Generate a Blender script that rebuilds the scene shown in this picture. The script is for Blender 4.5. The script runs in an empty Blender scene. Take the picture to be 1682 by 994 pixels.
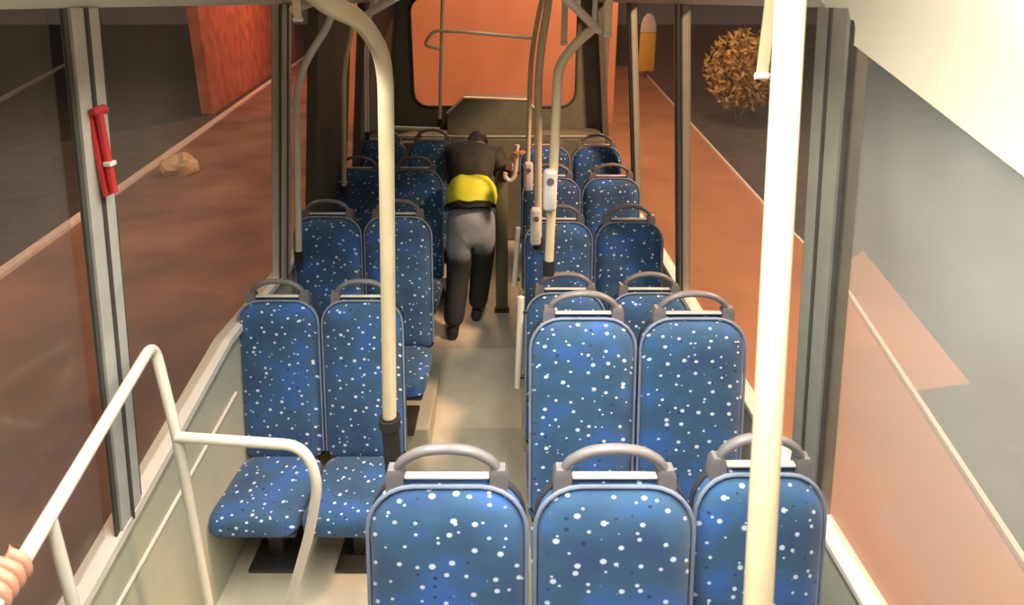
import bpy, bmesh, math, random
from mathutils import Vector, Matrix
random.seed(7)
SC = bpy.context.scene
COL = SC.collection
PI = math.pi

# ---------------------------------------------------------------- camera, world, lamps, exposure
F, CX, CY, W, H = 1000.0, 835.0, 300.0, 1682.0, 994.0
CAMZ = 2.6
TH = math.atan(300.0 / F)                      # downward pitch
ct, st = math.cos(TH), math.sin(TH)
cd = bpy.data.cameras.new('bus_camera')
cam = bpy.data.objects.new('bus_camera', cd); COL.objects.link(cam)
cam.location = (0, 0, CAMZ)
cam.rotation_euler = (PI / 2 - TH, 0, 0)
cd.sensor_width = 36.0; cd.sensor_fit = 'HORIZONTAL'
cd.lens = 36.0 * F / W
cd.shift_x = (W / 2 - CX) / W
cd.shift_y = -(H / 2 - CY) / W
cd.clip_start = 0.02; cd.clip_end = 300
cd.dof.use_dof = True; cd.dof.focus_distance = 2.6; cd.dof.aperture_fstop = 3.6
SC.camera = cam
vs = SC.view_settings
vs.view_transform = 'Standard'; vs.look = 'None'; vs.gamma = 1.0; vs.use_curve_mapping = False
vs.exposure = 0.0
wd = bpy.data.worlds.new('night'); SC.world = wd; wd.use_nodes = True
wd.node_tree.nodes['Background'].inputs[0].default_value = (0.55, 0.42, 0.36, 1)
wd.node_tree.nodes['Background'].inputs[1].default_value = 0.10

def light(name, kind, loc, energy, color, size=None, size_y=None, rot=(0, 0, 0), **kw):
    l = bpy.data.lights.new(name, kind); l.energy = energy; l.color = color
    if kind == 'AREA':
        l.shape = 'RECTANGLE'; l.size = size; l.size_y = size_y or size
    elif size: l.shadow_soft_size = size
    for k, v in kw.items(): setattr(l, k, v)
    o = bpy.data.objects.new(name, l); COL.objects.link(o); o.location = loc; o.rotation_euler = rot
    return o
WHITE = (1.0, 0.93, 0.80); SODIUM = (1.0, 0.60, 0.38)
# the bus's ceiling lamps: two strips along the front half, a weak one at the back
light('ceiling_strip_left', 'AREA', (-0.55, 1.15, 2.70), 29, WHITE, 0.16, 1.9, spread=math.radians(126))
light('ceiling_strip_right', 'AREA', (0.30, 1.1, 2.70), 27, WHITE, 0.16, 1.8, spread=math.radians(126))
light('ceiling_strip_rear', 'AREA', (-0.15, 5.0, 2.70), 4, WHITE, 0.16, 2.0)
light('cove_fill_light', 'AREA', (0.20, 0.75, 2.70), 19, (1.0, 0.95, 0.82), 0.2, 0.5, rot=(0, -0.95, 0))  # unseen fill lamp, added to overexpose the cove and brighten the right pane
# sodium street lamps around the bus
light('street_lamp_light_left', 'POINT', (-6.0, 4.5, 6.5), 800, SODIUM, 0.4)
light('street_lamp_light_right', 'POINT', (3.8, 2.2, 5.0), 2600, SODIUM, 0.4)
light('street_lamp_light_right_far', 'POINT', (3.2, 12.0, 6.0), 1300, SODIUM, 0.4)
light('street_lamp_light_rear', 'POINT', (-0.5, 8.6, 5.0), 620, (1.0, 0.50, 0.27), 0.4)
light('street_lamp_light_left_far', 'POINT', (-5.0, 22.0, 6.0), 2200, (1.0, 0.36, 0.2), 0.4)

# ---------------------------------------------------------------- helpers
def at(px, py, Y):
    """point at world depth Y that the photograph shows at pixel px, py"""
    t = (py - CY) / F; s = (px - CX) / F
    zc = Y / (ct - t * st)
    return Vector((s * zc, Y, CAMZ - zc * (st + t * ct)))
def atz(px, py, Z):
    t = (py - CY) / F; s = (px - CX) / F
    zc = (CAMZ - Z) / (st + t * ct)
    return Vector((s * zc, zc * (ct - t * st), Z))

def new_mat(name):
    m = bpy.data.materials.new(name); m.use_nodes = True
    nt = m.node_tree; b = nt.nodes['Principled BSDF']
    return m, nt, b
def N(nt, t, **kw):
    n = nt.nodes.new(t)
    for k, v in kw.items():
        if k in n.inputs: n.inputs[k].default_value = v
        else: setattr(n, k, v)
    return n
def mat(name, col, rough=0.5, metal=0.0, noise=0.12, nscale=12, bump=0.0, spec=0.5, stretch=None):
    m, nt, b = new_mat(name)
    tc = N(nt, 'ShaderNodeTexCoord'); no = N(nt, 'ShaderNodeTexNoise', Scale=nscale, Detail=5.0)
    mp = N(nt, 'ShaderNodeMapping')
    if stretch: mp.inputs['Scale'].default_value = stretch
    nt.links.new(tc.outputs['Object'], mp.inputs[0]); nt.links.new(mp.outputs[0], no.inputs['Vector'])
    r = N(nt, 'ShaderNodeValToRGB')
    lo = [c * (1 - noise) for c in col]; hi = [min(1, c * (1 + noise)) for c in col]
    r.color_ramp.elements[0].color = (*lo, 1); r.color_ramp.elements[1].color = (*hi, 1)
    r.color_ramp.elements[0].position = 0.3; r.color_ramp.elements[1].position = 0.7
    nt.links.new(no.outputs['Fac'], r.inputs[0]); nt.links.new(r.outputs[0], b.inputs['Base Color'])
    b.inputs['Roughness'].default_value = rough; b.inputs['Metallic'].default_value = metal
    b.inputs['Specular IOR Level'].default_value = spec
    if bump:
        bp = N(nt, 'ShaderNodeBump', Strength=bump, Distance=0.01)
        nt.links.new(no.outputs['Fac'], bp.inputs['Height']); nt.links.new(bp.outputs[0], b.inputs['Normal'])
    return m

def fabric_mat():
    m, nt, b = new_mat('blue_dotted_fabric')
    L = nt.links.new
    tc = N(nt, 'ShaderNodeTexCoord'); oi = N(nt, 'ShaderNodeObjectInfo')
    sp = N(nt, 'ShaderNodeSeparateXYZ'); L(tc.outputs['Object'], sp.inputs[0])
    ad = N(nt, 'ShaderNodeMath', operation='ADD'); L(sp.outputs[1], ad.inputs[0]); L(sp.outputs[2], ad.inputs[1])
    off = N(nt, 'ShaderNodeMath', operation='MULTIPLY'); off.inputs[1].default_value = 9.0; L(oi.outputs['Random'], off.inputs[0])
    ax = N(nt, 'ShaderNodeMath', operation='ADD'); L(sp.outputs[0], ax.inputs[0]); L(off.outputs[0], ax.inputs[1])
    cb = N(nt, 'ShaderNodeCombineXYZ'); L(ax.outputs[0], cb.inputs[0]); L(ad.outputs[0], cb.inputs[1])
    def dots(scale, rmin, rmax, seed):
        mp = N(nt, 'ShaderNodeMapping'); mp.inputs['Location'].default_value = (seed, seed * 1.7, 0); L(cb.outputs[0], mp.inputs[0])
        v = N(nt, 'ShaderNodeTexVoronoi', Scale=scale, voronoi_dimensions='2D'); L(mp.outputs[0], v.inputs['Vector'])
        sc = N(nt, 'ShaderNodeSeparateColor'); L(v.outputs['Color'], sc.inputs[0])
        rr = N(nt, 'ShaderNodeMapRange'); rr.inputs[3].default_value = rmin; rr.inputs[4].default_value = rmax; L(sc.outputs[0], rr.inputs[0])
        df = N(nt, 'ShaderNodeMath', operation='SUBTRACT'); L(rr.outputs[0], df.inputs[0]); L(v.outputs['Distance'], df.inputs[1])
        sm = N(nt, 'ShaderNodeMapRange', clamp=True); sm.inputs[1].default_value = -0.02; sm.inputs[2].default_value = 0.03; L(df.outputs[0], sm.inputs[0])
        return sm.outputs[0]
    d1 = dots(17.0, 0.055, 0.15, 0.0); d2 = dots(24.0, -0.5, 0.13, 3.3)
    mx = N(nt, 'ShaderNodeMath', operation='MAXIMUM'); L(d1, mx.inputs[0]); L(d2, mx.inputs[1])
    dark = dots(24.0, -0.5, 0.17, 7.1)
    no = N(nt, 'ShaderNodeTexNoise', Scale=5.0, Detail=2.0); L(cb.outputs[0], no.inputs['Vector'])
    r = N(nt, 'ShaderNodeValToRGB'); e = r.color_ramp.elements
    e[0].position = 0.3; e[0].color = (0.024, 0.068, 0.19, 1); e[1].position = 0.68; e[1].color = (0.030, 0.120, 0.42, 1)
    em = r.color_ramp.elements.new(0.5); em.color = (0.030, 0.10, 0.21, 1)
    L(no.outputs['Fac'], r.inputs[0])
    m1 = N(nt, 'ShaderNodeMix', data_type='RGBA'); m1.inputs[7].default_value = (0.012, 0.03, 0.10, 1); L(dark, m1.inputs[0]); L(r.outputs[0], m1.inputs[6])
    m2 = N(nt, 'ShaderNodeMix', data_type='RGBA'); m2.inputs[7].default_value = (0.62, 0.74, 0.90, 1); L(mx.outputs[0], m2.inputs[0]); L(m1.outputs[2], m2.inputs[6])
    L(m2.outputs[2], b.inputs['Base Color'])
    b.inputs['Roughness'].default_value = 0.85
    b.inputs['Sheen Weight'].default_value = 0.15
    fn = N(nt, 'ShaderNodeTexNoise', Scale=260.0); L(tc.outputs['Object'], fn.inputs['Vector'])
    bp = N(nt, 'ShaderNodeBump', Strength=0.12, Distance=0.004); L(fn.outputs['Fac'], bp.inputs['Height']); L(bp.outputs[0], b.inputs['Normal'])
    return m

def glass_mat(name, fog, fogcol):
    """a dusty or hazed pane: mostly clear, a film that catches light, a weak mirror"""
    m, nt, b = new_mat(name); nt.nodes.remove(b)
    out = [n for n in nt.nodes if n.type == 'OUTPUT_MATERIAL'][0]; L = nt.links.new
    tr = N(nt, 'ShaderNodeBsdfTransparent'); tr.inputs[0].default_value = (0.93, 0.92, 0.9, 1)
    di = N(nt, 'ShaderNodeBsdfDiffuse'); di.inputs[0].default_value = (*fogcol, 1)
    gl = N(nt, 'ShaderNodeBsdfGlossy'); gl.inputs['Roughness'].default_value = 0.12
    tc = N(nt, 'ShaderNodeTexCoord'); no = N(nt, 'ShaderNodeTexNoise', Scale=2.2, Detail=4.0); L(tc.outputs['Object'], no.inputs['Vector'])
    mr = N(nt, 'ShaderNodeMapRange'); mr.inputs[1].default_value = 0.3; mr.inputs[2].default_value = 0.7
    mr.inputs[3].default_value = fog * 0.75; mr.inputs[4].default_value = fog * 1.25; L(no.outputs['Fac'], mr.inputs[0])
    m1 = N(nt, 'ShaderNodeMixShader'); L(mr.outputs[0], m1.inputs[0]); L(tr.outputs[0], m1.inputs[1]); L(di.outputs[0], m1.inputs[2])
    m2 = N(nt, 'ShaderNodeMixShader'); m2.inputs[0].default_value = 0.03; L(m1.outputs[0], m2.inputs[1]); L(gl.outputs[0], m2.inputs[2])
    L(m2.outputs[0], out.inputs[0])
    return m

M = dict(
    fabric=fabric_mat(),
    piping=mat('piping_vinyl', (0.20, 0.25, 0.36), 0.45),
    shell=mat('seat_shell_plastic', (0.035, 0.04, 0.055), 0.45),
    handle=mat('handle_plastic', (0.16, 0.155, 0.17), 0.38),
    lightbar=mat('pale_bar', (0.72, 0.70, 0.68), 0.35),
    steel=mat('dark_steel', (0.05, 0.05, 0.05), 0.45, 0.3),
    cream=mat('cream_rail_paint', (0.72, 0.62, 0.42), 0.32, noise=0.05),
    white=mat('white_rail_paint', (0.74, 0.70, 0.62), 0.35, noise=0.05),
    greyrail=mat('grey_rail_paint', (0.33, 0.31, 0.27), 0.35, noise=0.06),
    black=mat('black_rubber', (0.02, 0.02, 0.02), 0.6),
    floor=mat('vinyl_floor', (0.60, 0.565, 0.45), 0.5, noise=0.08, nscale=9),
    panel=mat('side_panel', (0.46, 0.48, 0.38), 0.6, noise=0.06, nscale=5),
    sill=mat('sill_metal', (0.74, 0.70, 0.64), 0.45, noise=0.06),
    pillar=mat('pillar_metal', (0.60, 0.59, 0.54), 0.4, 0.2, noise=0.08),
    darkpillar=mat('dark_pillar', (0.11, 0.10, 0.085), 0.6),
    pillarg=mat('grey_green_pillar', (0.30, 0.30, 0.25), 0.45, 0.1, noise=0.08),
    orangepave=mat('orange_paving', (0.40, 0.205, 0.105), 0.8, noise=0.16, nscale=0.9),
    gasket=mat('rubber_gasket', (0.07, 0.07, 0.062), 0.6),
    rear=mat('rear_panel', (0.17, 0.165, 0.12), 0.65),
    ceil=mat('ceiling_panel', (0.62, 0.60, 0.52), 0.7, noise=0.03),
    cove=mat('cream_cove', (0.88, 0.82, 0.66), 0.55, noise=0.02, nscale=3),
    glassl=glass_mat('dusty_glass', 0.07, (0.55, 0.5, 0.45)),
    glassr=glass_mat('hazed_glass', 0.24, (0.60, 0.66, 0.64)),  # heavier film put in so the right pane glows with haze
    glassb=glass_mat('rear_glass', 0.04, (0.5, 0.45, 0.4)),
    paving=mat('red_paving', (0.25, 0.155, 0.118), 0.8, noise=0.42, nscale=0.9),
    road=mat('asphalt', (0.075, 0.072, 0.068), 0.85, noise=0.25, nscale=3),
    kerb=mat('kerb_stone', (0.85, 0.84, 0.82), 0.7),
    brick=mat('orange_render', (0.60, 0.25, 0.13), 0.8, noise=0.12, nscale=0.8),
    olive=mat('olive_laminate', (0.16, 0.17, 0.10), 0.6),
    brickred=mat('red_brickwork', (0.46, 0.16, 0.10), 0.85, noise=0.35, nscale=2.2),
    red=mat('red_plastic', (0.55, 0.04, 0.04), 0.4),
    bag=mat('beige_bag', (0.75, 0.62, 0.42), 0.6),
    yellow=mat('yellow_cloth', (0.86, 0.90, 0.06), 0.7, noise=0.06),
    signyellow=mat('sign_yellow', (0.85, 0.55, 0.04), 0.5),
    jacket=mat('dark_jacket_cloth', (0.060, 0.057, 0.044), 0.85, noise=0.25, nscale=14, bump=0.3),
    skin=mat('skin', (0.66, 0.34, 0.24), 0.5, noise=0.06),
    hair=mat('dark_hair', (0.015, 0.012, 0.01), 0.6, noise=0.4, nscale=60),
    shoe=mat('black_shoe', (0.02, 0.02, 0.022), 0.5),
    leaf=mat('leaf', (0.42, 0.30, 0.10), 0.7, noise=0.5, nscale=8),
    bark=mat('bark', (0.09, 0.06, 0.04), 0.9),
)
def jeans_mat():
    m, nt, b = new_mat('shaded_jeans'); L = nt.links.new
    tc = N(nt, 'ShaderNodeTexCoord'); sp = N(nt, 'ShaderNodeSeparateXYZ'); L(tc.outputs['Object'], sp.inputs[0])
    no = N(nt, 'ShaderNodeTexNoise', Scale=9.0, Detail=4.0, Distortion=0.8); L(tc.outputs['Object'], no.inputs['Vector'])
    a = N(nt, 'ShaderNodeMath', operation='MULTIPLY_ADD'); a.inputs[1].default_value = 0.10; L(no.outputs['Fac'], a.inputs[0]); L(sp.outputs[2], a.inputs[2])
    r = N(nt, 'ShaderNodeValToRGB'); e = r.color_ramp.elements           # light seat, legs in shade: brightness painted in by height
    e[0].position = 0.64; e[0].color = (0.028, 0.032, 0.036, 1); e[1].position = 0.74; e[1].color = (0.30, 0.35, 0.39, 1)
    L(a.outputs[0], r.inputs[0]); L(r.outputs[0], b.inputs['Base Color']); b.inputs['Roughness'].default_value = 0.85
    bp = N(nt, 'ShaderNodeBump', Strength=0.5, Distance=0.02); L(no.outputs['Fac'], bp.inputs['Height']); L(bp.outputs[0], b.inputs['Normal'])
    return m
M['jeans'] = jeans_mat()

def finish(name, bm, m, parent=None, smooth=True, auto=40):
    me = bpy.data.meshes.new(name)
    bmesh.ops.recalc_face_normals(bm, faces=bm.faces[:])
    if smooth:
        for f in bm.faces: f.smooth = True
        lim = math.radians(auto)
        for e in bm.edges:
            if len(e.link_faces) == 2 and e.calc_face_angle(0) > lim: e.smooth = False
    bm.to_mesh(me); bm.free()
    me.materials.append(M[m] if isinstance(m, str) else m)
    o = bpy.data.objects.new(name, me); COL.objects.link(o)
    if parent is not None: o.parent = parent
    return o
def tag(o, label=None, cat=None, group=None, kind=None):
    if label: o['label'] = label
    if cat: o['category'] = cat
    if group: o['group'] = group
    if kind: o['kind'] = kind
    return o
def thing(name, loc, label, cat, group=None, rz=0):
    o = bpy.data.objects.new(name, None); COL.objects.link(o)
    o.location = loc; o.rotation_euler = (0, 0, rz); o.empty_display_size = 0.1
    return tag(o, label, cat, group)
def BM(): return bmesh.new()
def box(bm, c, s, bev=0.0, seg=2, rot=None):
    r = bmesh.ops.create_cube(bm, size=1.0); v = r['verts']
    bmesh.ops.scale(bm, vec=s, verts=v)
    if bev:
        ed = list({e for x in v for e in x.link_edges})
        rr = bmesh.ops.bevel(bm, geom=ed, offset=bev, segments=seg, affect='EDGES', profile=0.5)
        v = list({x for f in rr['faces'] for x in f.verts} | {x for x in v if x.is_valid})
    if rot is not None: bmesh.ops.rotate(bm, cent=(0, 0, 0), matrix=rot, verts=v)
    bmesh.ops.translate(bm, vec=c, verts=v)
    return bm
def hexa(bm, p):
    """8 corners: bottom 4 then top 4, same order"""
    v = [bm.verts.new(q) for q in p]
    for f in ((0, 1, 2, 3), (7, 6, 5, 4), (0, 4, 5, 1), (1, 5, 6, 2), (2, 6, 7, 3), (3, 7, 4, 0)):
        bm.faces.new([v[i] for i in f])
    return bm
def fillet(pts, r, n=7):
    pts = [Vector(p) for p in pts]
    if not r or len(pts) < 3: return pts
    out = [pts[0]]
    for i in range(1, len(pts) - 1):
        a, b, c = pts[i - 1], pts[i], pts[i + 1]
        d = min(r, (a - b).length * 0.48, (c - b).length * 0.48)
        p0 = b + (a - b).normalized() * d; p2 = b + (c - b).normalized() * d
        for k in range(n + 1):
            t = k / n
            out.append(p0 * (1 - t) ** 2 + b * 2 * t * (1 - t) + p2 * t * t)
    out.append(pts[-1])
    return out
def tube(bm, pts, r, seg=14, bend=0.06, flat=1.0, rr=None):
    pts = fillet(pts, bend); n = len(pts)
    tans = []
    for i in range(n):
        t = (pts[min(i + 1, n - 1)] - pts[max(i - 1, 0)]).normalized(); tans.append(t)
    ref = Vector((0, 0, 1)) if abs(tans[0].z) < 0.9 else Vector((0, 1, 0))
    u = tans[0].cross(ref).normalized(); rings = []
    for i in range(n):
        u = (u - tans[i] * u.dot(tans[i])).normalized(); w = tans[i].cross(u)
        rad = rr[i] if rr else r
        rings.append([bm.verts.new(pts[i] + (u * math.cos(a) + w * math.sin(a) * flat) * rad) for a in [2 * PI * k / seg for k in range(seg)]])
    for i in range(n - 1):
        for k in range(seg):
            bm.faces.new((rings[i][k], rings[i][(k + 1) % seg], rings[i + 1][(k + 1) % seg], rings[i + 1][k]))
    bm.faces.new(rings[0][::-1]); bm.faces.new(rings[-1])
    return bm
def stack(bm, rings):
    """loft of closed rings, capped at both ends"""
    R = [[bm.verts.new(p) for p in r] for r in rings]; n = len(R[0])
    for a, b in zip(R, R[1:]):
        for k in range(n): bm.faces.new((a[k], a[(k + 1) % n], b[(k + 1) % n], b[k]))
    bm.faces.new(R[0][::-1]); bm.faces.new(R[-1])
    return bm
def evaluated(o, name, m, parent=None):
    """bake an object's modifiers into a new plain mesh object"""
    bpy.context.view_layer.update()
    dg = bpy.context.evaluated_depsgraph_get()
    me = bpy.data.meshes.new_from_object(o.evaluated_get(dg))
    bpy.data.objects.remove(o)
    me.materials.clear(); me.materials.append(M[m])
    for p in me.polygons: p.use_smooth = True
    r = bpy.data.objects.new(name, me); COL.objects.link(r)
    if parent is not None: r.parent = parent
    return r
def skin(name, verts, edges, m, parent=None, root=0, sub=2):
    """verts: list of (x,y,z,r) or (x,y,z,rx,ry)"""
    me = bpy.data.meshes.new(name); me.from_pydata([v[:3] for v in verts], edges, [])
    o = bpy.data.objects.new(name, me); COL.objects.link(o)
    o.modifiers.new('s', 'SKIN')
    for i, v in enumerate(verts):
        d = me.skin_vertices[0].data[i]; d.radius = (v[3], v[4] if len(v) > 4 else v[3]); d.use_root = (i == root)
    sm = o.modifiers.new('u', 'SUBSURF'); sm.levels = sub; sm.render_levels = sub
    return evaluated(o, name, m, parent)
def copy_tree(o, parent=None):
    c = o.copy(); COL.objects.link(c)
    if parent is not None: c.parent = parent
    for ch in list(o.children): copy_tree(ch, c)
    return c
def struct(name, bm, m, smooth=True):
    return tag(finish(name, bm, m, None, smooth), kind='structure')

# ---------------------------------------------------------------- the bus body
def xl(z): return -1.30 + 0.107 * max(0.0, z - 0.95)        # inner face of the left side, leaning inwards
def xr(z): return 1.02 - 0.085 * max(0.0, z - 0.95)
def sill_l(Y): return min(1.07, max(0.60, 0.83 + 0.225 * (Y - 1.42)))
RY = 6.40; HEAD = 2.58; CEIL = 2.76
# floor: low in front, ramp in the aisle, raised rear
b = BM()
prof = [(-0.4, 0.0), (3.25, 0.0), (3.85, 0.20), (RY, 0.20)]
top = [[b.verts.new((x, y, z)) for y, z in prof] for x in (-1.31, 1.04)]
bot = [[b.verts.new((x, y, -0.12)) for y, z in prof] for x in (-1.31, 1.04)]
for i in range(3):
    b.faces.new((top[0][i], top[1][i], top[1][i + 1], top[0][i + 1])); b.faces.new((bot[0][i], bot[0][i + 1], bot[1][i + 1], bot[1][i]))
    for s in (0, 1): b.faces.new((top[s][i], top[s][i + 1], bot[s][i + 1], bot[s][i]))
for i in (0, 3): b.faces.new((top[0][i], top[1][i], bot[1][i], bot[0][i]))
struct('floor', b, 'floor', False)
b = BM(); box(b, (-0.15, 3.0, CEIL + 0.02), (2.6, 6.9, 0.04)); struct('ceiling', b, 'ceil', False)
# lower side walls
b = BM(); ys = [-0.4, 1.42, 2.49, RY]
v = [[(b.verts.new((-1.31, y, -0.1)), b.verts.new((xl(0.95) - 0.005, y, sill_l(y))), b.verts.new((-1.37, y, sill_l(y))), b.verts.new((-1.37, y, -0.1)))] for y in ys]
v = [q[0] for q in v]
for a, c in zip(v, v[1:]):
    for k in range(4): b.faces.new((a[k], a[(k + 1) % 4], c[(k + 1) % 4], c[k]))
b.faces.new(v[0][::-1]); b.faces.new(v[-1])
struct('wall_left', b, 'panel', False)
b = BM(); box(b, (1.055, 3.0, 0.42), (0.06, 6.8, 1.04)); struct('wall_right', b, 'panel', False)
# upper rails above the windows
b = BM(); hexa(b, [(xl(HEAD), -0.4, HEAD), (xl(HEAD), RY, HEAD), (-1.2, RY, HEAD), (-1.2, -0.4, HEAD), (-0.93, -0.4, CEIL), (-0.93, RY, CEIL), (-1.2, RY, CEIL), (-1.2, -0.4, CEIL)])
struct('wall_left_header', b, 'ceil', False)
b = BM(); hexa(b, [(xr(HEAD), 1.75, HEAD), (xr(HEAD), RY, HEAD), (0.97, RY, HEAD), (0.97, 1.75, HEAD), (0.70, 1.75, CEIL), (0.70, RY, CEIL), (0.97, RY, CEIL), (0.97, 1.75, CEIL)])
struct('wall_right_header', b, 'ceil', False)
# window sills
b = BM()
pr = [(xl(0.95) + 0.02, 0.0), (xl(0.95) + 0.02, 0.03), (-1.36, 0.03), (-1.36, 0.0)]
v = [[b.verts.new((x, y, sill_l(y) + z)) for x, z in pr] for y in ys]
for a, c in zip(v, v[1:]):
    for k in range(4): b.faces.new((a[k], a[(k + 1) % 4], c[(k + 1) % 4], c[k]))
b.faces.new(v[0][::-1]); b.faces.new(v[-1])
struct('trim_1', b, 'sill', False)
b = BM(); box(b, (1.04, 3.0, 0.95), (0.07, 6.8, 0.025), 0.005); struct('trim_2', b, 'sill', False)
# seam moulding along the lower left panel
b = BM(); tube(b, [(-1.303, 1.2, 0.62), (-1.303, 2.5, 0.80)], 0.008, 8, 0); struct('trim_3', b, 'sill')
# pillars: metal face, rubber edge
tn = [3]
def pillar(side, y0, y1, z0, z1, m, edges=True, depth=0.05):
    X = xl if side < 0 else xr
    def slab(bm, ya, yb, inn, out):
        p = []
        for z in (z0, z1):
            x = X(z); p += [(x - side * inn, ya, z), (x - side * inn, yb, z), (x + side * out, yb, z), (x + side * out, ya, z)]
        hexa(bm, p)
    tn[0] += 1
    b = BM(); slab(b, y0, y1, 0.012, depth)
    o = struct('trim_%d' % tn[0], b, m, False)
    if edges:
        for ya, yb in ((y0 - 0.018, y0 - 0.001), (y1 + 0.001, y1 + 0.018)):
            b = BM(); slab(b, ya, yb, 0.004, 0.004); finish('gasket', b, 'gasket', o, False)
        ym = (y0 + y1) / 2
        b = BM(); slab(b, ym - 0.006, ym + 0.006, 0.018, 0.0); finish('groove', b, 'gasket', o, False)
    return o
pillar(-1, 1.61, 1.72, 0.88, HEAD, 'pillar', True, 0.018)
pillar(-1, 3.14, 3.26, 1.07, HEAD, 'pillar')
pillar(-1, 3.72, 4.52, 1.07, HEAD, 'darkpillar', False)
pillar(-1, 4.95, RY, 1.07, HEAD, 'darkpillar', False)
pillar(1, 1.62, 1.78, 0.95, HEAD, 'pillarg')
pillar(1, 3.24, 3.34, 0.95, HEAD, 'pillarg')
pillar(1, 4.60, 4.68, 0.95, HEAD, 'pillarg')
pillar(1, 6.20, RY, 0.95, HEAD, 'darkpillar', False)
# panes
wn = [0]
def pane(side, y0, y1, z0f, m):
    X = xl if side < 0 else xr
    b = BM(); p = []
    for k in (0, 1):
        for (y, dx) in ((y0, 0.03), (y1, 0.03), (y1, 0.035), (y0, 0.035)):
            z = (z0f(y) + 0.02) if k == 0 else HEAD + 0.01
            p.append((X(z) + side * dx, y, z))
    hexa(b, p); wn[0] += 1
    return struct('window_%d' % wn[0], b, m, False)
pane(-1, -0.4, 1.585, sill_l, 'glassl'); pane(-1, 1.73, 3.10, sill_l, 'glassl'); pane(-1, 3.29, 3.72, sill_l, 'glassl'); pane(-1, 4.52, 4.95, sill_l, 'glassl')
zr = lambda y: 0.95
pane(1, -0.4, 1.585, zr, 'glassr'); pane(1, 1.81, 3.205, zr, 'glassl'); pane(1, 3.37, 4.565, zr, 'glassl'); pane(1, 4.71, 6.20, zr, 'glassl')
# rear wall with its window opening (rounded lower corners)
wx0, wx1, wz0, wz1 = -1.0, 0.71, 1.52, 2.64
def rrect(x0, x1, z0, z1, r, n=6):
    out = []
    for cx, cz, a0 in ((x1 - r, z0 + r, -90), (x1 - r, z1 - r, 0), (x0 + r, z1 - r, 90), (x0 + r, z0 + r, 180)):
        for k in range(n + 1):
            a = math.radians(a0 + 90 * k / n); out.append((cx + r * math.cos(a), cz + r * math.sin(a)))
    return out
inner = rrect(wx0, wx1, wz0, wz1, 0.16)
def edgepoint(x, z):
    """outer rectangle point matching an inner one"""
    cx, cz = (wx0 + wx1) / 2, (wz0 + wz1) / 2; dx, dz = x - cx, z - cz
    t = min((1.04 - cx) / dx if dx > 0 else 9, (-1.32 - cx) / dx if dx < 0 else 9, (CEIL - cz) / dz if dz > 1e-9 else 9, (0.1 - cz) / dz if dz < -1e-9 else 9)
    return cx + dx * t, cz + dz * t
b = BM(); n = len(inner)
ii = [[b.verts.new((x, RY + d, z)) for x, z in inner] for d in (0, 0.06)]
oo = [[b.verts.new((*((lambda q: (q[0], RY + d, q[1]))(edgepoint(x, z))),)) for x, z in inner] for d in (0, 0.06)]
for k in range(n):
    j = (k + 1) % n
    b.faces.new((ii[0][k], ii[0][j], oo[0][j], oo[0][k])); b.faces.new((ii[1][k], oo[1][k], oo[1][j], ii[1][j]))
    b.faces.new((ii[0][k], ii[1][k], ii[1][j], ii[0][j])); b.faces.new((oo[0][k], oo[0][j], oo[1][j], oo[1][k]))
struct('wall_back', b, 'rear', False)
b = BM(); v = [b.verts.new((x, RY + 0.04, z)) for x, z in inner]; f = b.faces.new(v)
g = bmesh.ops.extrude_face_region(b, geom=[f]); bmesh.ops.translate(b, vec=(0, 0.006, 0), verts=[q for q in g['geom'] if isinstance(q, bmesh.types.BMVert)])
struct('window_9', b, 'glassb', False)
b = BM(); tube(b, [(x, RY - 0.005, z) for x, z in inner] + [(inner[0][0], RY - 0.005, inner[0][1])], 0.016, 8, 0); struct('trim_20', b, 'gasket')
# raised hump under the rear window with a pale edge, and the engine cover in front of it
b = BM()
hp = [(-0.62, 1.30), (-0.62, 1.50), (-0.45, 1.66), (0.20, 1.64), (0.30, 1.50), (0.30, 1.30)]
stack(b, [[(x, RY - 0.02, z) for x, z in hp], [(x, RY - 0.30, z) for x, z in hp]]); hump = struct('trim_21', b, 'rear', False)
b = BM(); tube(b, [(x, RY - 0.30, z) for x, z in hp[1:5]], 0.013, 8, 0); finish('edge_strip', b, 'cream', hump)
b = BM(); box(b, (-0.14, 6.13, 0.75), (2.2, 0.48, 1.10), 0.03); ec = struct('trim_22', b, 'rear', False)
b = BM(); box(b, (-0.14, 5.89, 1.31), (2.1, 0.014, 0.02), 0.004); finish('edge_strip', b, 'pillar', ec, False)
# platforms that carry raised seats
def platform(name, c, s): 
    b = BM(); box(b, c, s, 0.012); return struct(name, b, 'panel', False)
platform('trim_23', (0.33, 1.12, 0.115), (1.38, 0.95, 0.23))
platform('trim_24', (0.55, 2.0, 0.12), (0.93, 0.80, 0.24))
platform('trim_25', (-0.89, 3.42, 0.08), (0.84, 0.75, 0.16))
platform('trim_26', (0.55, 3.38, 0.065), (0.93, 0.70, 0.13))
platform('trim_27', (-0.89, 5.10, 0.22), (0.84, 0.9, 0.06))
platform('trim_28', (0.55, 4.95, 0.22), (0.93, 1.0, 0.06))
# cream ceiling cove, its downward sweep on the right shaped as the bright glare
b = BM(); R_ = []
for k in range(15):
    y = -0.35 + 2.1 * k / 14
    zl = 1.86 + 0.66 * min(1, max(0, (y + 0.35) / 2.05))
    row = []
    for j in range(13):
        a = j / 12 * PI / 2
        row.append((0.40 + (xr(zl) + 0.0 - 0.40) * math.sin(a) ** 0.9, y, zl + (CEIL - zl) * math.cos(a) ** 0.9))
    row += [(1.0, y, zl), (1.0, y, CEIL)]
    R_.append(row)
stack(b, R_)
struct('trim_29', b, 'cove')

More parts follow.
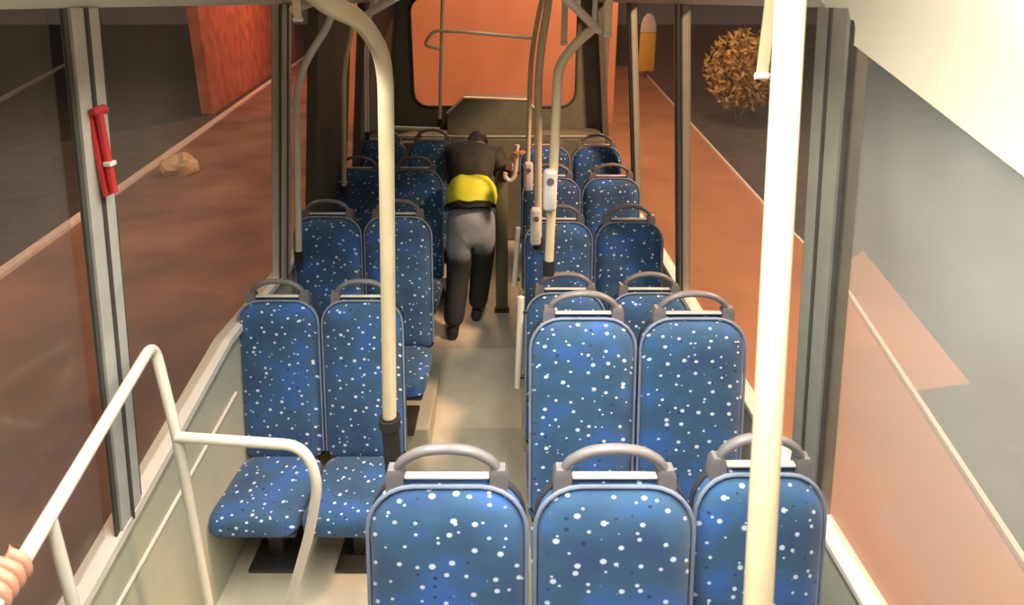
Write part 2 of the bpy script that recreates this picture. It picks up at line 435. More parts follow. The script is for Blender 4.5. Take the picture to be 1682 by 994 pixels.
# ---------------------------------------------------------------- outside
b = BM(); box(b, (0, 20, -0.42), (160, 120, 0.1)); struct('ground_road', b, 'road', False)
GZ = -0.35
def slab_poly(name, pts, z0, z1, m):
    b = BM(); v = [b.verts.new((x, y, z1)) for x, y in pts]; f = b.faces.new(v)
    g = bmesh.ops.extrude_face_region(b, geom=[f]); bmesh.ops.translate(b, vec=(0, 0, z0 - z1), verts=[q for q in g['geom'] if isinstance(q, bmesh.types.BMVert)])
    return struct(name, b, m, False)
kl = [atz(165, 335, GZ), atz(430, 145, GZ)]
def ext(p, q, t): return p + (q - p) * t
kl0, kl1 = ext(kl[0], kl[1], -1.2), ext(kl[0], kl[1], 2.5)
kr = [atz(1680, 930, GZ), atz(1380, 465, GZ), atz(1260, 345, GZ), atz(1050, 110, GZ)]
kr0 = ext(kr[0], kr[1], -1.5)
slab_poly('ground_paving', [(kl0.x, kl0.y), (kr0.x, kr0.y)] + [(p.x, p.y) for p in kr] + [(kl1.x, kl1.y)], -0.37, GZ, 'paving')
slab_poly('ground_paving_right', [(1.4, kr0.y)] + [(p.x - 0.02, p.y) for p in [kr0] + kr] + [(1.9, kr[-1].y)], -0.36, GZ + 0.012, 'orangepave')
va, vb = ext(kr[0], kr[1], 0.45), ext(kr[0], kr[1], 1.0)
slab_poly('ground_reflection', [(va.x + 0.06, va.y), (va.x + 0.55, va.y + 0.1), (vb.x + 0.75, vb.y + 0.9), (vb.x + 0.1, vb.y + 0.3)], -0.37, GZ, 'orangepave')  # orange ground patch put in for the salmon reflections beyond the right kerb
def kerb(pts, w, label):
    b = BM()
    for p, q in zip(pts, pts[1:]):
        d = (q - p).normalized(); s = Vector((-d.y, d.x, 0)) * w / 2
        hexa(b, [p - s + Vector((0, 0, -0.05)), p + s + Vector((0, 0, -0.05)), q + s + Vector((0, 0, -0.05)), q - s + Vector((0, 0, -0.05)),
                 p - s + Vector((0, 0, 0.05)), p + s + Vector((0, 0, 0.05)), q + s + Vector((0, 0, 0.05)), q - s + Vector((0, 0, 0.05))])
    return tag(finish('kerb', b, 'kerb', None, False), label, 'kerb')
kerb([kl0, kl1], 0.13, 'pale kerb stone line between red paving and dark road outside the left windows')
k2 = [atz(0, 165, GZ), atz(120, 100, GZ)]
kerb([ext(k2[0], k2[1], -0.8), ext(k2[0], k2[1], 1.6)], 0.16, 'far pale kerb across the dark road, seen through the nearest left window')
kerb([kr0] + kr, 0.035, 'pale kerb edge outside the right windows')
b = BM(); box(b, (-1.0, 15.2, 2.8), (7.2, 0.4, 6.4)); struct('wall_outside', b, 'brick', False)

wa, wb = ext(kl[0], kl[1], 0.60), ext(kl[0], kl[1], 1.9)
off = Vector((-0.35, 0, 0)); up_ = Vector((0, 0, 6.0)); tk = Vector((-0.3, 0, 0))
wa, wb = wa + off, wb + off
b = BM(); hexa(b, [wa, wb, wb + tk, wa + tk, wa + up_, wb + up_, wb + tk + up_, wa + tk + up_]); struct('wall_outside_left', b, 'brickred', False)
# ---------------------------------------------------------------- the seat
SW = 0.395; TOP = 1.20
def lean(z): return 0.16 * (z - 0.42)                       # backrest leans away (+Y) as it rises
def outline(w, z0, z1, r, rb=0.04, n=6):
    out = []
    for cx, cz, a0, q in ((w / 2 - rb, z0 + rb, -90, rb), (w / 2 - r, z1 - r, 0, r), (-w / 2 + r, z1 - r, 90, r), (-w / 2 + rb, z0 + rb, 180, rb)):
        for k in range(n + 1):
            a = math.radians(a0 + 90 * k / n); out.append((cx + q * math.cos(a), cz + q * math.sin(a)))
    return out
def scaled(o, d, z0, z1, w):
    """shrink an outline inwards by about d"""
    cz = (z0 + z1) / 2; sx = (w / 2 - d) / (w / 2); sz = ((z1 - z0) / 2 - d) / ((z1 - z0) / 2)
    return [(x * sx, cz + (z - cz) * sz) for x, z in o]
def make_seat():
    r = thing('bus_seat', (0, 0, 0), 'seat', 'seat')
    z0, z1 = 0.40, TOP
    o = outline(SW, z0, z1, 0.115)
    ring = lambda d, y: [(x, y + lean(z), z) for x, z in scaled(o, d, z0, z1, SW)]
    b = BM(); stack(b, [ring(0.12, -0.062), ring(0.07, -0.060), ring(0.03, -0.050), ring(0.010, -0.034), ring(0.002, -0.012), ring(0.0, 0.010)])
    finish('backrest', b, 'fabric', r)
    b = BM(); pp = [(x, -0.020 + lean(z), z) for x, z in scaled(o, -0.003, z0, z1, SW)]
    # piping runs up one side, over the top and down the other
    up = pp[6:22]; tube(b, [Vector(p) for p in up], 0.006, 8, 0); finish('piping', b, 'piping', r)
    o2 = outline(SW + 0.009, z0 - 0.02, z1 + 0.004, 0.118)
    ring2 = lambda d, y: [(x, y + lean(z), z) for x, z in scaled(o2, d, z0 - 0.02, z1 + 0.004, SW + 0.009)]
    b = BM(); stack(b, [ring2(0.0, 0.011), ring2(0.0, 0.032), ring2(0.03, 0.046), ring2(0.09, 0.050)])
    finish('back_shell', b, 'shell', r)
    yl = lean(TOP) + 0.006
    b = BM()
    arch = [(-0.128, yl, TOP + 0.02), (-0.118, yl, TOP + 0.055), (-0.07, yl, TOP + 0.088), (0, yl, TOP + 0.098), (0.07, yl, TOP + 0.088), (0.118, yl, TOP + 0.055), (0.128, yl, TOP + 0.02)]
    tube(b, arch, 0.0125, 12, 0.05, 1.25); h = finish('handle', b, 'handle', r)
    for s in (-1, 1):
        b = BM(); stack(b, [[(s * 0.131 + x * q, yl + y * q, z) for x, y in ((-.022, -.021), (.022, -.021), (.022, .021), (-.022, .021))] for z, q in ((TOP - 0.035, 1.08), (TOP + 0.028, 1.0), (TOP + 0.042, 0.72))])
        finish('handle_mount', b, 'handle', h, True, 25)
    b = BM(); box(b, (0, yl - 0.004, TOP + 0.018), (0.215, 0.022, 0.009), 0.004); tag(finish('grip_bar', b, 'lightbar', r), 'pale bar under the grey grab handle')
    # cushion: rounded slab running towards the camera side
    def co(d, z):
        w = SW + 0.004; y0, y1 = -0.46, 0.0; out = []
        rr = 0.07
        for cx, cy, a0 in ((w / 2 - d - rr, y1 - d - rr, 0), (-w / 2 + d + rr, y1 - d - rr, 90), (-w / 2 + d + rr, y0 + d + rr, 180), (w / 2 - d - rr, y0 + d + rr, 270)):
            for k in range(6):
                a = math.radians(a0 + 90 * k / 5); out.append((cx + rr * math.cos(a), cy + rr * math.sin(a) - 0.01, z - 0.08 * (cy + rr * math.sin(a) + 0.2)))
        return out
    b = BM(); stack(b, [co(0.02, 0.335), co(0.0, 0.35), co(0.0, 0.40), co(0.012, 0.425), co(0.04, 0.44), co(0.09, 0.446)])
    finish('cushion', b, 'fabric', r)
    b = BM(); box(b, (0, -0.22, 0.325), (SW - 0.03, 0.40, 0.035), 0.01)
    finish('seat_pan', b, 'shell', r)
    b = BM(); box(b, (0, -0.20, 0.165), (0.075, 0.10, 0.33), 0.012); box(b, (0, -0.20, 0.012), (0.22, 0.26, 0.024), 0.008); box(b, (0, -0.08, 0.29), (0.06, 0.20, 0.05), 0.01)
    finish('pedestal', b, 'steel', r)
    return r
proto = make_seat()
SEATS = [  # x, Y (of the top), base z, width scale, label
    (-0.155, 1.26, 0.23, 1.0, 'blue dotted bus seat at the left end of the nearest row of three', 'f'),
    (0.268, 1.26, 0.23, 1.0, 'blue dotted bus seat in the middle of the nearest row of three', 'f'),
    (0.652, 1.30, 0.23, 0.84, 'blue dotted bus seat behind the near cream pole in the nearest row', 'f'),
    (0.285, 2.08, 0.24, 1.0, 'blue dotted bus seat in the second right row, on its aisle side', 'r'),
    (0.705, 2.08, 0.24, 1.0, 'blue dotted bus seat in the second right row, on its window side', 'r'),
    (0.285, 2.76, 0.0, 0.98, 'low blue bus seat just showing behind the aisle seat of the second right row', 'r'),
    (0.702, 2.76, 0.0, 0.98, 'low blue bus seat just showing behind the window seat of the second right row', 'r'),
    (0.300, 3.42, 0.13, 1.0, 'blue dotted bus seat in the fourth right row, on the aisle behind the cream poles', 'r'),
    (0.722, 3.42, 0.13, 1.0, 'blue dotted bus seat in the fourth right row, by the dark window pillar', 'r'),
    (0.300, 4.11, 0.20, 1.0, 'dark blue bus seat in the fifth right row, mostly behind the cream poles', 'r'),
    (0.722, 4.11, 0.20, 1.0, 'dark blue bus seat in the fifth right row, on its window side', 'r'),
    (0.300, 4.85, 0.25, 1.0, 'dark blue bus seat in the rearmost right row, on its aisle side', 'r'),
    (0.722, 4.85, 0.25, 1.0, 'dark blue bus seat in the rearmost right row, on its window side', 'r'),
    (-1.122, 2.68, 0.0, 0.98, 'blue dotted bus seat by the left window in the front left row', 'l'),
    (-0.712, 2.68, 0.0, 0.98, 'blue dotted bus seat in the front left row, on the aisle behind the bent pole', 'l'),
    (-1.080, 3.43, 0.16, 1.0, 'blue dotted bus seat in the second left row, on its window side', 'l'),
    (-0.660, 3.43, 0.16, 1.0, 'blue dotted bus seat in the second left row, on the aisle', 'l'),
    (-1.105, 4.32, 0.20, 1.0, 'dark blue bus seat in the third left row, on its window side', 'l'),
    (-0.688, 4.32, 0.20, 1.0, 'dark blue bus seat in the third left row, on its aisle side', 'l'),
    (-1.070, 5.06, 0.25, 1.0, 'dark blue bus seat in the rearmost left row, on its window side', 'l'),
    (-0.648, 5.06, 0.25, 1.0, 'dark blue bus seat in the rearmost left row, on its aisle side', 'l'),
]
GR = {'f': 'blue seats in the nearest row of three', 'r': 'blue seats on the right side behind the nearest row', 'l': 'blue seats on the left side'}
for i, (x, y, z, sx, lab, g) in enumerate(SEATS):
    s = proto if i == 0 else copy_tree(proto)
    s.location = (x, y - lean(TOP), z); s.scale = (sx, 1, 1)
    tag(s, lab, 'seat', GR[g])

# ---------------------------------------------------------------- poles and rails
def pole(name, pts, r, m, label, bend=0.12, cat='pole', group=None, foot=True):
    pts = [Vector(p) for p in pts]; base = pts[0]
    t = thing(name, base, label, cat, group)
    b = BM(); tube(b, [p - base for p in pts], r, 18, bend); finish('tube', b, m, t)
    if foot:
        d = (pts[1] - pts[0]).normalized()
        b = BM(); tube(b, [d * -0.012, d * 0.06], r * 1.3, 18, 0); finish('clamp', b, 'black', t)
    return t
# near pole right in front of the camera
p0 = Vector((0.346, 0.42, 0.0)); p1 = Vector((0.449, 1.01, 2.76))
pA, pB = at(1245, 990, 0.75), at(1299, 0, 1.0)
dz = pB - pA; p0 = pA + dz * ((0.232 - pA.z) / dz.z); p1 = pA + dz * ((CEIL - pA.z) / dz.z)
if p0.y < 0.2: pass
pole('grab_pole', [p0, p1], 0.0225, 'cream', 'thick cream grab pole nearest the camera, running the full height at right', 0)
P4 = [at(640, 690, 2.0), at(633, 95, 2.0), at(596, 35, 1.78), at(515, -6, 1.36), Vector((-0.42, 1.05, CEIL))]
t4 = pole('bent_grab_pole', P4, 0.027, 'cream', 'tall pale pole bending overhead at the aisle corner of the front left seats', 0.2, foot=False)
b = BM(); tube(b, [(0, 0, 0.02), (0.0, 0.01, -0.14), (0.0, 0.03, -1.04 - (P4[0].z - 1.04))], 0.034, 16, 0.02); tag(finish('post_base', b, 'black', t4), 'black lower post')
b = BM(); tube(b, [(0, 0, -0.03), (0, 0, 0.012)], 0.042, 16, 0); finish('collar', b, 'black', t4)
pole('grab_pole', [at(491, 428, 3.27), at(486, 125, 3.27), at(548, 28, 3.2), Vector((-0.84, 3.2, CEIL))], 0.019, 'white', 'cream pole bending towards the aisle, standing by the second left window pillar', 0.3)
pole('grab_pole', [at(565, 318, 4.07), at(564, 110, 4.07), at(580, 45, 4.07), Vector((-1.0, 4.07, CEIL))], 0.0175, 'cream', 'thin cream pole behind the second left row, in front of a dark pillar', 0.3)
pole('grab_pole', [at(603, 228, 4.9), at(602, 70, 4.9), at(612, -10, 4.9), Vector((-1.0, 4.9, CEIL))], 0.016, 'white', 'thinnest pole at the far left, beside the orange rear side window', 0.3)
P5 = [at(901, 447, 2.62), at(917, 108, 2.62), at(945, 72, 2.62), at(976, 45, 2.64)]
pole('grab_pole', P5, 0.021, 'cream', 'cream pole bending right at the top, nearest of the poles along the right seats', 0.1)
P6 = [at(884, 405, 3.26), at(884, 110, 3.26), at(902, -4, 3.22)]; P6.append(Vector((P6[-1].x, 3.3, CEIL)))
pole('grab_pole', P6, 0.021, 'cream', 'straight cream pole left of the bending one by the right seats', 0.25)
pole('grab_pole', [at(866, 300, 3.95), at(872, 90, 3.95), at(890, -4, 3.95), Vector((0.25, 3.95, CEIL))], 0.016, 'cream', 'thin cream pole in front of the rear window, behind the other right poles', 0.25)
pole('grab_pole', [at(722, 205, 5.9), at(727, -8, 5.9), Vector((-0.67, 5.9, CEIL))], 0.017, 'cream', 'thin upright pole in front of the left half of the rear window', 0.1)
pr_ = [at(722, 80, 5.88), at(696, 74, 5.84), at(712, 50, 5.84), at(760, 52, 5.84), at(880, 63, 5.84)]
b = BM(); base = pr_[0]; tube(b, [p - base for p in pr_], 0.016, 12, 0.06)
t = thing('cross_rail', base, 'pale horizontal rail with a looped end across the rear window', 'rail'); finish('tube', b, 'cream', t)
b = BM(); pa, pb = at(640, 210, 5.5), at(722, 213, 5.5); pc, pd = at(645, 235, 5.5), at(690, 233, 5.5)
t = thing('partition_rail', pa, 'pale double rail above the rearmost left seats', 'rail')
tube(b, [Vector((0, 0, 0)), pb - pa], 0.020, 12, 0); finish('upper_rail', b, 'white', t)
b = BM(); tube(b, [pc - pa, pd - pa], 0.012, 12, 0); finish('lower_rail', b, 'white', t)
b = BM()
for p in (pc, pd): tube(b, [p - pa, Vector((p.x - pa.x, 0, -(pa.z - 0.26)))], 0.012, 10, 0)
for p in (pc, pd): tube(b, [p - pa, Vector((p.x - pa.x, 0, 0))], 0.012, 10, 0)
finish('support', b, 'steel', t)
# front left barrier
zR = 1.52
q0 = Vector((-0.90, 0.45, zR)); q1 = atz(20, 950, zR); q2 = atz(252, 562, zR + 0.01); q3 = at(291, 718, 1.675); q4 = Vector((q3.x, q3.y, 0.012))
bar = thing('barrier_rail', (q3.x, q3.y, 0), 'white tubular barrier rail at the lower left in front of the left seats', 'rail')
bo = Vector((q3.x, q3.y, 0))
b = BM(); tube(b, [p - bo for p in (q0, q1, q2, q3, q4)], 0.017, 16, 0.07); finish('top_rail', b, 'white', bar)
r1 = at(498, 732, 1.66); r2 = at(523, 790, 1.65); r3 = at(510, 870, 1.65); r4 = at(486, 955, 1.65)
r5 = r4 + (r4 - r3) * 0.6; r6 = Vector((r5.x - 0.02, 1.65, 0.01))
b = BM(); tube(b, [p - bo for p in (q3, r1, r2, r3, r4, r5, r6)], 0.0175, 16, 0.08); finish('side_loop', b, 'white', bar)
d0 = atz(82, 852, zR); b = BM(); tube(b, [d0 - bo, Vector((d0.x, d0.y, 0.01)) - bo], 0.013, 14, 0); finish('post', b, 'white', bar)
b = BM()
for p in (q4, r6, Vector((d0.x, d0.y, 0.01))): tube(b, [Vector((p.x, p.y, 0.0)) - bo, Vector((p.x, p.y, 0.02)) - bo], 0.035, 16, 0)
finish('foot_flange', b, 'steel', bar)
# short grab bars on the aisle side of the right seats
def aisle_bar(pa, pb, Y, label, hook):
    a, c = at(*pa, Y), at(*pb, Y)
    t = thing('aisle_grab_bar', c, label, 'grab bar', 'short upright grab bars along the right side of the aisle')
    b = BM(); pts = [a - c, Vector((0, 0, 0))]
    if hook: pts += [Vector((-0.04, 0, -0.04)), Vector((-0.075, 0, 0.0)), Vector((-0.07, 0, 0.03))]
    tube(b, pts, 0.0165, 14, 0.03); finish('bar', b, 'white', t)
    b = BM(); zz = (a - c)
    for f in (0.12, 0.85): tube(b, [zz * f, zz * f + Vector((0.032, 0.0, 0))], 0.011, 10, 0)
    finish('bracket', b, 'steel', t)
aisle_bar((856, 488), (850, 636), 2.72, 'pale upright grab bar low beside the second right row, nearest of its kind', False)
aisle_bar((852, 374), (845, 470), 3.45, 'pale upright grab bar at the aisle side of the fourth right row', False)
aisle_bar((850, 238), (846, 290), 4.3, 'pale hooked grab bar beyond the bending person', True)
c = at(824, 372, 4.40); c2 = at(824, 288, 4.40)
b = BM(); box(b, (0, 0, (c2.z - 0.26) / 2 + 0.13 - 0.065), (0.095, 0.035, c2.z - 0.2), 0.012)
t = thing('partition_panel', (c.x, 4.40, 0.2), 'narrow olive partition panel on the aisle right of the bending person', 'panel')
finish('board', b, 'olive', t); b = BM(); box(b, (0, 0, 0.012), (0.12, 0.07, 0.024), 0.006); finish('foot_plate', b, 'steel', t)
# boxes clamped on the right poles
def clamp_box(px, py, Y, w, h, label):
    c = at(px, py, Y); t = thing('pole_box', c, label, 'box', 'pale boxes clamped on the right poles')
    b = BM(); box(b, (0, 0, 0), (w, 0.06, h), 0.018, 3); finish('case', b, 'lightbar', t)
    b = BM(); tube(b, [(0, -0.028, 0.25 * h), (0, -0.036, 0.25 * h)], w * 0.26, 14, 0); finish('button', b, 'handle', t)
clamp_box(903, 312, 2.575, 0.062, 0.19, 'pale box clamped on the nearest right pole at shoulder height')
clamp_box(880, 372, 3.21, 0.06, 0.22, 'long pale box low on the straight pole by the right seats')
clamp_box(868, 290, 3.90, 0.06, 0.20, 'small pale box on the thin pole furthest back at right')
# overhead rails with hanging straps
def overhead(pts, label):
    base = Vector(pts[0]); t = thing('overhead_rail', base, label, 'rail')
    b = BM(); tube(b, [Vector(p) - base for p in pts], 0.017, 14, 0.05); finish('tube', b, 'white', t)
    b = BM()
    for k in (0.15, 0.6):
        p = Vector(pts[0]).lerp(Vector(pts[-1]), k) - base; tube(b, [p, Vector((p.x, p.y, CEIL - base.z))], 0.011, 10, 0)
    finish('hanger', b, 'white', t)
overhead([at(652, -6, 2.4), at(600, 26, 3.0)], 'short bright overhead rail at the top left of the aisle')
overhead([at(984, 50, 2.64), at(922, -10, 2.3)], 'short bright overhead rail at the top of the right poles')
overhead([at(480, 16, 3.0), at(545, -4, 3.6)], 'thin bright overhead rail beside the second left pillar')
def strap(p, L, label):
    t = thing('hanging_strap', p, label, 'strap', 'hanging straps under the ceiling')
    b = BM(); box(b, (0, 0, -L / 2 + 0.05), (0.03, 0.006, L), 0.002); finish('band', b, 'cream', t)
    b = BM(); tube(b, [(-0.017, 0, -L + 0.05), (0.017, 0, -L + 0.05)], 0.009, 10, 0); finish('end_bar', b, 'lightbar', t)
for px, py, Y, L, lab in ((484, -25, 2.3, 0.17, 'pale strap hanging at the top left, left of the bent pole'),
                          (928, 4, 3.0, 0.24, 'yellowish strap hanging between the two right poles'),
                          (1002, -25, 2.6, 0.25, 'pale strap hanging right of the right poles'),
                          (1271, -40, 1.55, 0.29, 'pale strap hanging just left of the near cream pole'),
                          (560, -2, 3.6, 0.06, 'pale strap hanging behind the bent left pole'),
                          (632, -18, 2.9, 0.06, 'pale strap hanging right of the bent left pole')):
    strap(at(px, py, Y), L, lab)

# emergency hammer on the near left pillar
c = at(150, 243, 1.66); c.x = xl(c.z) + 0.03
t = thing('emergency_hammer', c, 'red emergency hammer in its holder on the near left window pillar', 'hammer')
b = BM(); box(b, (-0.01, 0, -0.02), (0.012, 0.035, 0.24), 0.004); finish('holder', b, 'red', t)
b = BM(); tube(b, [(0.008, 0, -0.13), (0.008, 0, 0.10)], 0.011, 12, 0); finish('grip', b, 'red', t)
b = BM(); tube(b, [(0.008, -0.026, 0.105), (0.008, 0.026, 0.105)], 0.016, 12, 0, rr=[0.010, 0.014]); finish('head', b, 'red', t)
b = BM(); box(b, (0.012, 0, -0.045), (0.022, 0.03, 0.014), 0.003); tag(finish('clip', b, 'lightbar', t), 'white clip')

# ---------------------------------------------------------------- the person bending over in the aisle
person = thing('person', (-0.27, 4.1, 0.2), 'person in a dark jacket, yellow shirt and grey-blue jeans, bending forward in the aisle', 'person')
po = Vector((-0.27, 4.1, 0.2))
def loc(vs_): return [(v[0] - po.x, v[1] - po.y, v[2] - po.z) + tuple(v[3:]) for v in vs_]
body = [(-0.27, 4.10, 1.13, .115, .10), (-0.345, 4.09, 1.02, .085), (-0.372, 4.14, 0.66, .058), (-0.412, 4.02, 0.28, .040), (-0.41, 4.13, 0.235, .035, .03),
        (-0.19, 4.11, 1.02, .085), (-0.20, 4.32, 0.70, .058), (-0.245, 4.30, 0.28, .040), (-0.235, 4.42, 0.235, .035, .03),
        (-0.27, 4.20, 1.29, .125, .09), (-0.265, 4.38, 1.42, .14, .09), (-0.26, 4.56, 1.49, .11, .08), (-0.255, 4.66, 1.49, .055), (-0.25, 4.74, 1.47, .06),
        (-0.42, 4.54, 1.46, .06), (-0.44, 4.64, 1.22, .045), (-0.41, 4.80, 1.04, .033),
        (-0.10, 4.52, 1.47, .06), (-0.035, 4.42, 1.29, .045), (0.02, 4.34, 1.45, .030)]
be = [(0, 1), (1, 2), (2, 3), (3, 4), (0, 5), (5, 6), (6, 7), (7, 8), (0, 9), (9, 10), (10, 11), (11, 12), (12, 13), (11, 14), (14, 15), (15, 16), (11, 17), (17, 18), (18, 19)]
skin('body', loc(body), be, 'skin', person)
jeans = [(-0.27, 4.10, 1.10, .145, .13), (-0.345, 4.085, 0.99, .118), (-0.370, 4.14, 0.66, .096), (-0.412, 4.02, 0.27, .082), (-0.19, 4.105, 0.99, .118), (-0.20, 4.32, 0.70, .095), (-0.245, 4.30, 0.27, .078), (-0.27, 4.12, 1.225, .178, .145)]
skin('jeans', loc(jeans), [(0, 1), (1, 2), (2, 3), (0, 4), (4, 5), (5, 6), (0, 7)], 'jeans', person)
def band(path, m, name):
    b = BM(); rg = []
    for (x, y, z, rx, ry, tilt) in path:
        ring = []
        for k in range(28):
            a = 2 * PI * k / 28; u, w = rx * math.cos(a), ry * math.sin(a)
            wob = 0.006 * math.sin(5 * a) + 0.004 * math.sin(9 * a + 1)
            ring.append((x + u - po.x, y + w * math.cos(tilt) - po.y, z - w * math.sin(tilt) - po.z + wob))
        rg.append(ring)
    stack(b, rg); return finish(name, b, m, person)
tag(band([(-0.265, 4.10, 1.205, .150, .125, .5), (-0.262, 4.105, 1.21, .176, .148, .5), (-0.262, 4.125, 1.26, .184, .150, .55), (-0.262, 4.16, 1.31, .176, .142, .65), (-0.264, 4.21, 1.345, .150, .115, .75)], 'yellow', 'shirt'), 'bright yellow shirt hem at the waist')
tag(band([(-0.266, 4.10, 1.186, .165, .14, .35), (-0.266, 4.10, 1.188, .183, .155, .35), (-0.265, 4.105, 1.205, .183, .155, .4), (-0.265, 4.105, 1.207, .16, .13, .4)], 'black', 'belt'), 'dark belt')
jk = [(-0.27, 4.215, 1.325, .170, .125), (-0.265, 4.38, 1.45, .185, .130), (-0.26, 4.54, 1.51, .150, .11), (-0.255, 4.64, 1.51, .080),
      (-0.42, 4.53, 1.48, .090), (-0.435, 4.64, 1.23, .066), (-0.412, 4.78, 1.06, .050), (-0.10, 4.51, 1.48, .090), (-0.035, 4.42, 1.30, .068), (0.008, 4.355, 1.42, .046)]
skin('jacket', loc(jk), [(0, 1), (1, 2), (2, 3), (2, 4), (4, 5), (5, 6), (2, 7), (7, 8), (8, 9)], 'jacket', person)
# head: shaped ellipsoid with face, ears; looking down and forward
def ell(bm, c, s, rot=None, seg=20):
    r = bmesh.ops.create_uvsphere(bm, u_segments=seg, v_segments=seg // 2 + 2, radius=1.0); v = r['verts']
    bmesh.ops.scale(bm, vec=s, verts=v)
    if rot is not None: bmesh.ops.rotate(bm, cent=(0, 0, 0), matrix=rot, verts=v)
    bmesh.ops.translate(bm, vec=c, verts=v)
    return bm
HR = Matrix.Rotation(-1.0, 3, 'X')
hc = Vector((-0.25, 4.84, 1.46)) - po
b = BM(); ell(b, (0, 0, 0), (0.076, 0.094, 0.112))
for vv in b.verts:
    if vv.co.z < -0.02: vv.co.x *= 1 - 1.8 * (-0.02 - vv.co.z); vv.co.y = vv.co.y * 0.92 + 0.012
ell(b, (0, 0.096, -0.018), (0.013, 0.02, 0.022), seg=10)
for s in (-1, 1):
    ell(b, (s * 0.078, -0.005, -0.012), (0.009, 0.02, 0.032), seg=10); ell(b, (s * 0.03, 0.082, 0.012), (0.014, 0.012, 0.009), seg=10)
ell(b, (0, 0.088, -0.058), (0.024, 0.01, 0.007), seg=10)
bmesh.ops.rotate(b, cent=(0, 0, 0), matrix=HR, verts=b.verts[:]); bmesh.ops.translate(b, vec=hc, verts=b.verts[:])
finish('head', b, 'skin', person)
b = BM(); ell(b, (0, -0.012, 0.014), (0.084, 0.100, 0.112), seg=28)
bmesh.ops.delete(b, geom=[v for v in b.verts if v.co.z < 0.02 and v.co.y > 0.01 or v.co.z < -0.075], context='VERTS')
for vv in b.verts: vv.co *= 1 + 0.05 * random.random()
bmesh.ops.rotate(b, cent=(0, 0, 0), matrix=HR, verts=b.verts[:]); bmesh.ops.translate(b, vec=hc, verts=b.verts[:])
finish('hair', b, 'hair', person)
def hand(wrist, direction, palmdown, name, parent, m='skin', curl=0.5, side=1, scale=1.0, origin=Vector((0, 0, 0))):
    """skinned hand: palm, four bent fingers, thumb from the side"""
    d = Vector(direction).normalized(); nrm = Vector(palmdown); nrm = (nrm - d * nrm.dot(d)).normalized(); s = d.cross(nrm) * side
    w = Vector(wrist) - origin; S = scale
    vs2 = [(*w, .026 * S, .019 * S), (*(w + d * .045 * S), .036 * S, .016 * S), (*(w + d * .085 * S), .038 * S, .013 * S)]
    ed = [(0, 1), (1, 2)]
    for k, (off, ln) in enumerate(((-.030, .075), (-.010, .083), (.010, .078), (.029, .062))):
        p = w + d * .088 * S + s * off * S; prev = 2; ang = 0.15
        for q, fl in enumerate((.45, .32, .23)):
            ang += curl * (0.9 if q else 0.6)
            p = p + (d * math.cos(ang) + nrm * math.sin(ang)) * ln * fl * S
            vs2.append((*p, (.0095 - .0012 * q) * S)); ed.append((prev, len(vs2) - 1)); prev = len(vs2) - 1
    p = w + d * .03 * S - s * .036 * S; vs2.append((*p, .013 * S)); ed.append((1, len(vs2) - 1))
    p = p + (d * .7 - s * .4 + nrm * .5 * curl) * .042 * S; vs2.append((*p, .0105 * S)); ed.append((len(vs2) - 2, len(vs2) - 1))
    p = p + (d * .8 - s * .05 + nrm * .6 * curl) * .034 * S; vs2.append((*p, .009 * S)); ed.append((len(vs2) - 2, len(vs2) - 1))
    return skin(name, vs2, ed, m, parent, 0, 2)
hand((-0.41, 4.82, 1.02), (0.1, 0.6, -0.7), (0.3, 0.5, 0.5), 'hand', person, curl=0.4, origin=po)
hand((0.022, 4.335, 1.46), (0.35, -0.45, 0.8), (0.6, -0.5, -0.3), 'hand', person, curl=0.55, side=-1, origin=po)
for (x, y, z, rz) in ((-0.412, 4.04, 0.2, 0.05), (-0.245, 4.32, 0.2, -0.1)):
    b = BM(); sh = []
    for (yy, hw, hh) in ((-0.085, .028, .05), (-0.07, .040, .085), (0.0, .044, .095), (0.06, .047, .075), (0.12, .050, .055), (0.17, .042, .042), (0.195, .02, .03)):
        sh.append([(hw * math.cos(a), yy, max(0.0, hh * 0.5 + hh * 0.55 * math.sin(a))) for a in [2 * PI * k / 14 for k in range(14)]])
    stack(b, sh); bmesh.ops.rotate(b, cent=(0, 0, 0), matrix=Matrix.Rotation(rz, 3, 'Z'), verts=b.verts[:])
    bmesh.ops.translate(b, vec=Vector((x, y, z)) - po, verts=b.verts[:]); finish('shoe', b, 'shoe', person)

# hand on the barrier rail at the very edge of the view
g = atz(-6, 960, zR)
hp_ = thing('person', g, 'hand of a person gripping the white barrier rail at the lower left edge', 'person')
axis = (q1 - q0).normalized()
vs3 = [(-0.085, -0.10, -0.03, .03, .027), (-0.045, -0.045, 0.0, .030, .024), (-0.012, -0.012, 0.034, .034, .018)]
ed3 = [(0, 1), (1, 2)]
for k in range(4):
    a = axis * (-0.028 + 0.022 * k); prev = 2
    for (dx, dz, rr_) in ((0.008, 0.036, .0115), (0.036, 0.020, .0105), (0.036, -0.014, .0098), (0.014, -0.031, .009)):
        vs3.append((a.x + dx, a.y, a.z + dz, rr_)); ed3.append((prev, len(vs3) - 1)); prev = len(vs3) - 1
for (p, rr_) in (((-0.03, 0.035, 0.0), .015), ((-0.012, 0.055, -0.024), .0125), ((0.018, 0.05, -0.034), .011)):
    vs3.append((*p, rr_)); ed3.append((1 if rr_ == .015 else len(vs3) - 2, len(vs3) - 1))
vs3.append((-0.30, -0.28, -0.14, .042)); ed3.append((0, len(vs3) - 1))
skin('body', vs3, ed3, 'skin', hp_, 0, 2)

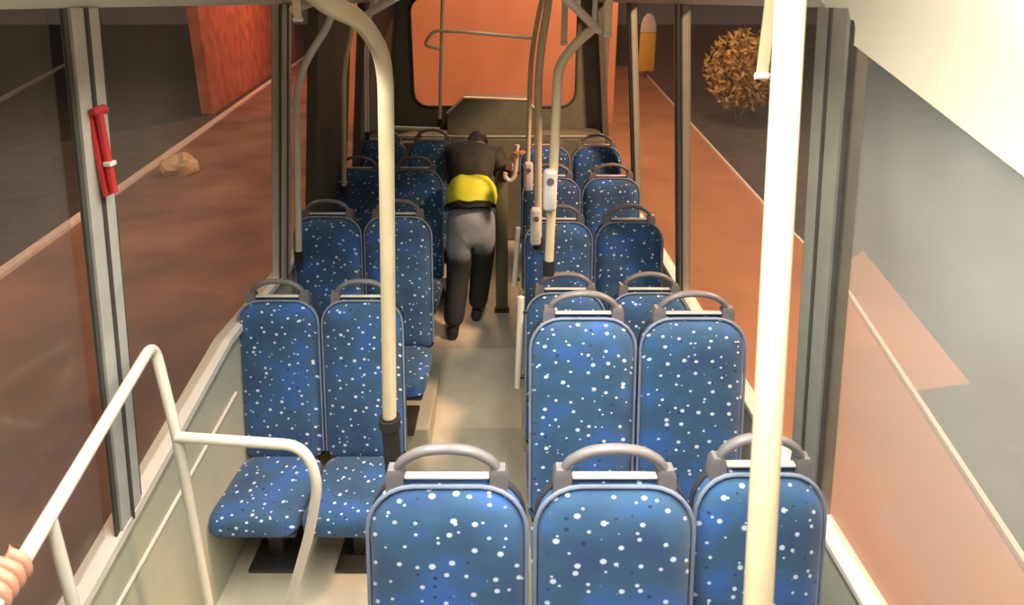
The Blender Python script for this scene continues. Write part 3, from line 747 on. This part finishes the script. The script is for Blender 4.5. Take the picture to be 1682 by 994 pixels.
# ---------------------------------------------------------------- small things outside
p = atz(298, 285, GZ)
b = BM(); r = bmesh.ops.create_icosphere(b, subdivisions=3, radius=1.0)
for vv in b.verts:
    n_ = 1 + 0.22 * math.sin(vv.co.x * 5 + 1) * math.cos(vv.co.y * 4) + 0.12 * random.uniform(-1, 1)
    vv.co = Vector((vv.co.x * 0.30 * n_, vv.co.y * 0.26 * n_, max(-0.02, (vv.co.z * 0.22 + 0.12) * n_)))
o = finish('plastic_bag', b, 'bag', None, True, 30); o.location = p; tag(o, 'crumpled beige bag lying by the kerb outside the left window', 'bag')
p = atz(1060, 128, GZ)
t = thing('sign_post', p, 'yellow sign board with a white top standing by the kerb outside the right windows', 'sign')
b = BM(); box(b, (0, 0, 1.0), (0.62, 0.12, 1.5), 0.05); finish('board', b, 'signyellow', t)
b = BM(); stack(b, [[(0.31 * q * math.cos(a), 0.08 * math.sin(a), z) for a in [2 * PI * k / 16 for k in range(16)]] for z, q in ((1.76, 1), (2.05, 0.95), (2.3, 0.7), (2.45, 0.3))]); finish('cap', b, 'kerb', t)
b = BM(); tube(b, [(0, 0, 0), (0, 0, 0.3)], 0.06, 12, 0); finish('post', b, 'steel', t)
# bush beyond the right kerb
p = atz(1215, 205, GZ) ; p = Vector((p.x, p.y, -0.37))
t = thing('bush', p, 'dry leafy bush beyond the right kerb, lit orange by a street lamp', 'bush')
b = BM()
for k in range(1500):
    u = Vector((random.gauss(0, 1), random.gauss(0, 1), random.gauss(0, 1))).normalized() * random.random() ** 0.4
    c_ = Vector((u.x * 1.0, u.y * 0.9, 1.35 + u.z * 1.0)); a1 = Vector((random.gauss(0, 1), random.gauss(0, 1), random.gauss(0, 1))).normalized() * 0.10
    a2 = a1.cross(Vector((random.gauss(0, 1), random.gauss(0, 1), random.gauss(0, 1)))).normalized() * 0.04
    b.faces.new([b.verts.new(c_ + a1), b.verts.new(c_ + a2), b.verts.new(c_ - a1), b.verts.new(c_ - a2)])
o = finish('foliage', b, 'leaf', t, False); o['kind'] = 'stuff'
b = BM()
for k in range(6):
    a = k * 1.05; tube(b, [(0.05 * math.cos(a), 0.05 * math.sin(a), 0.0), (0.25 * math.cos(a), 0.25 * math.sin(a), 0.7), (0.6 * math.cos(a), 0.6 * math.sin(a), 1.6)], 0.03, 8, 0.2)
finish('branches', b, 'bark', t)
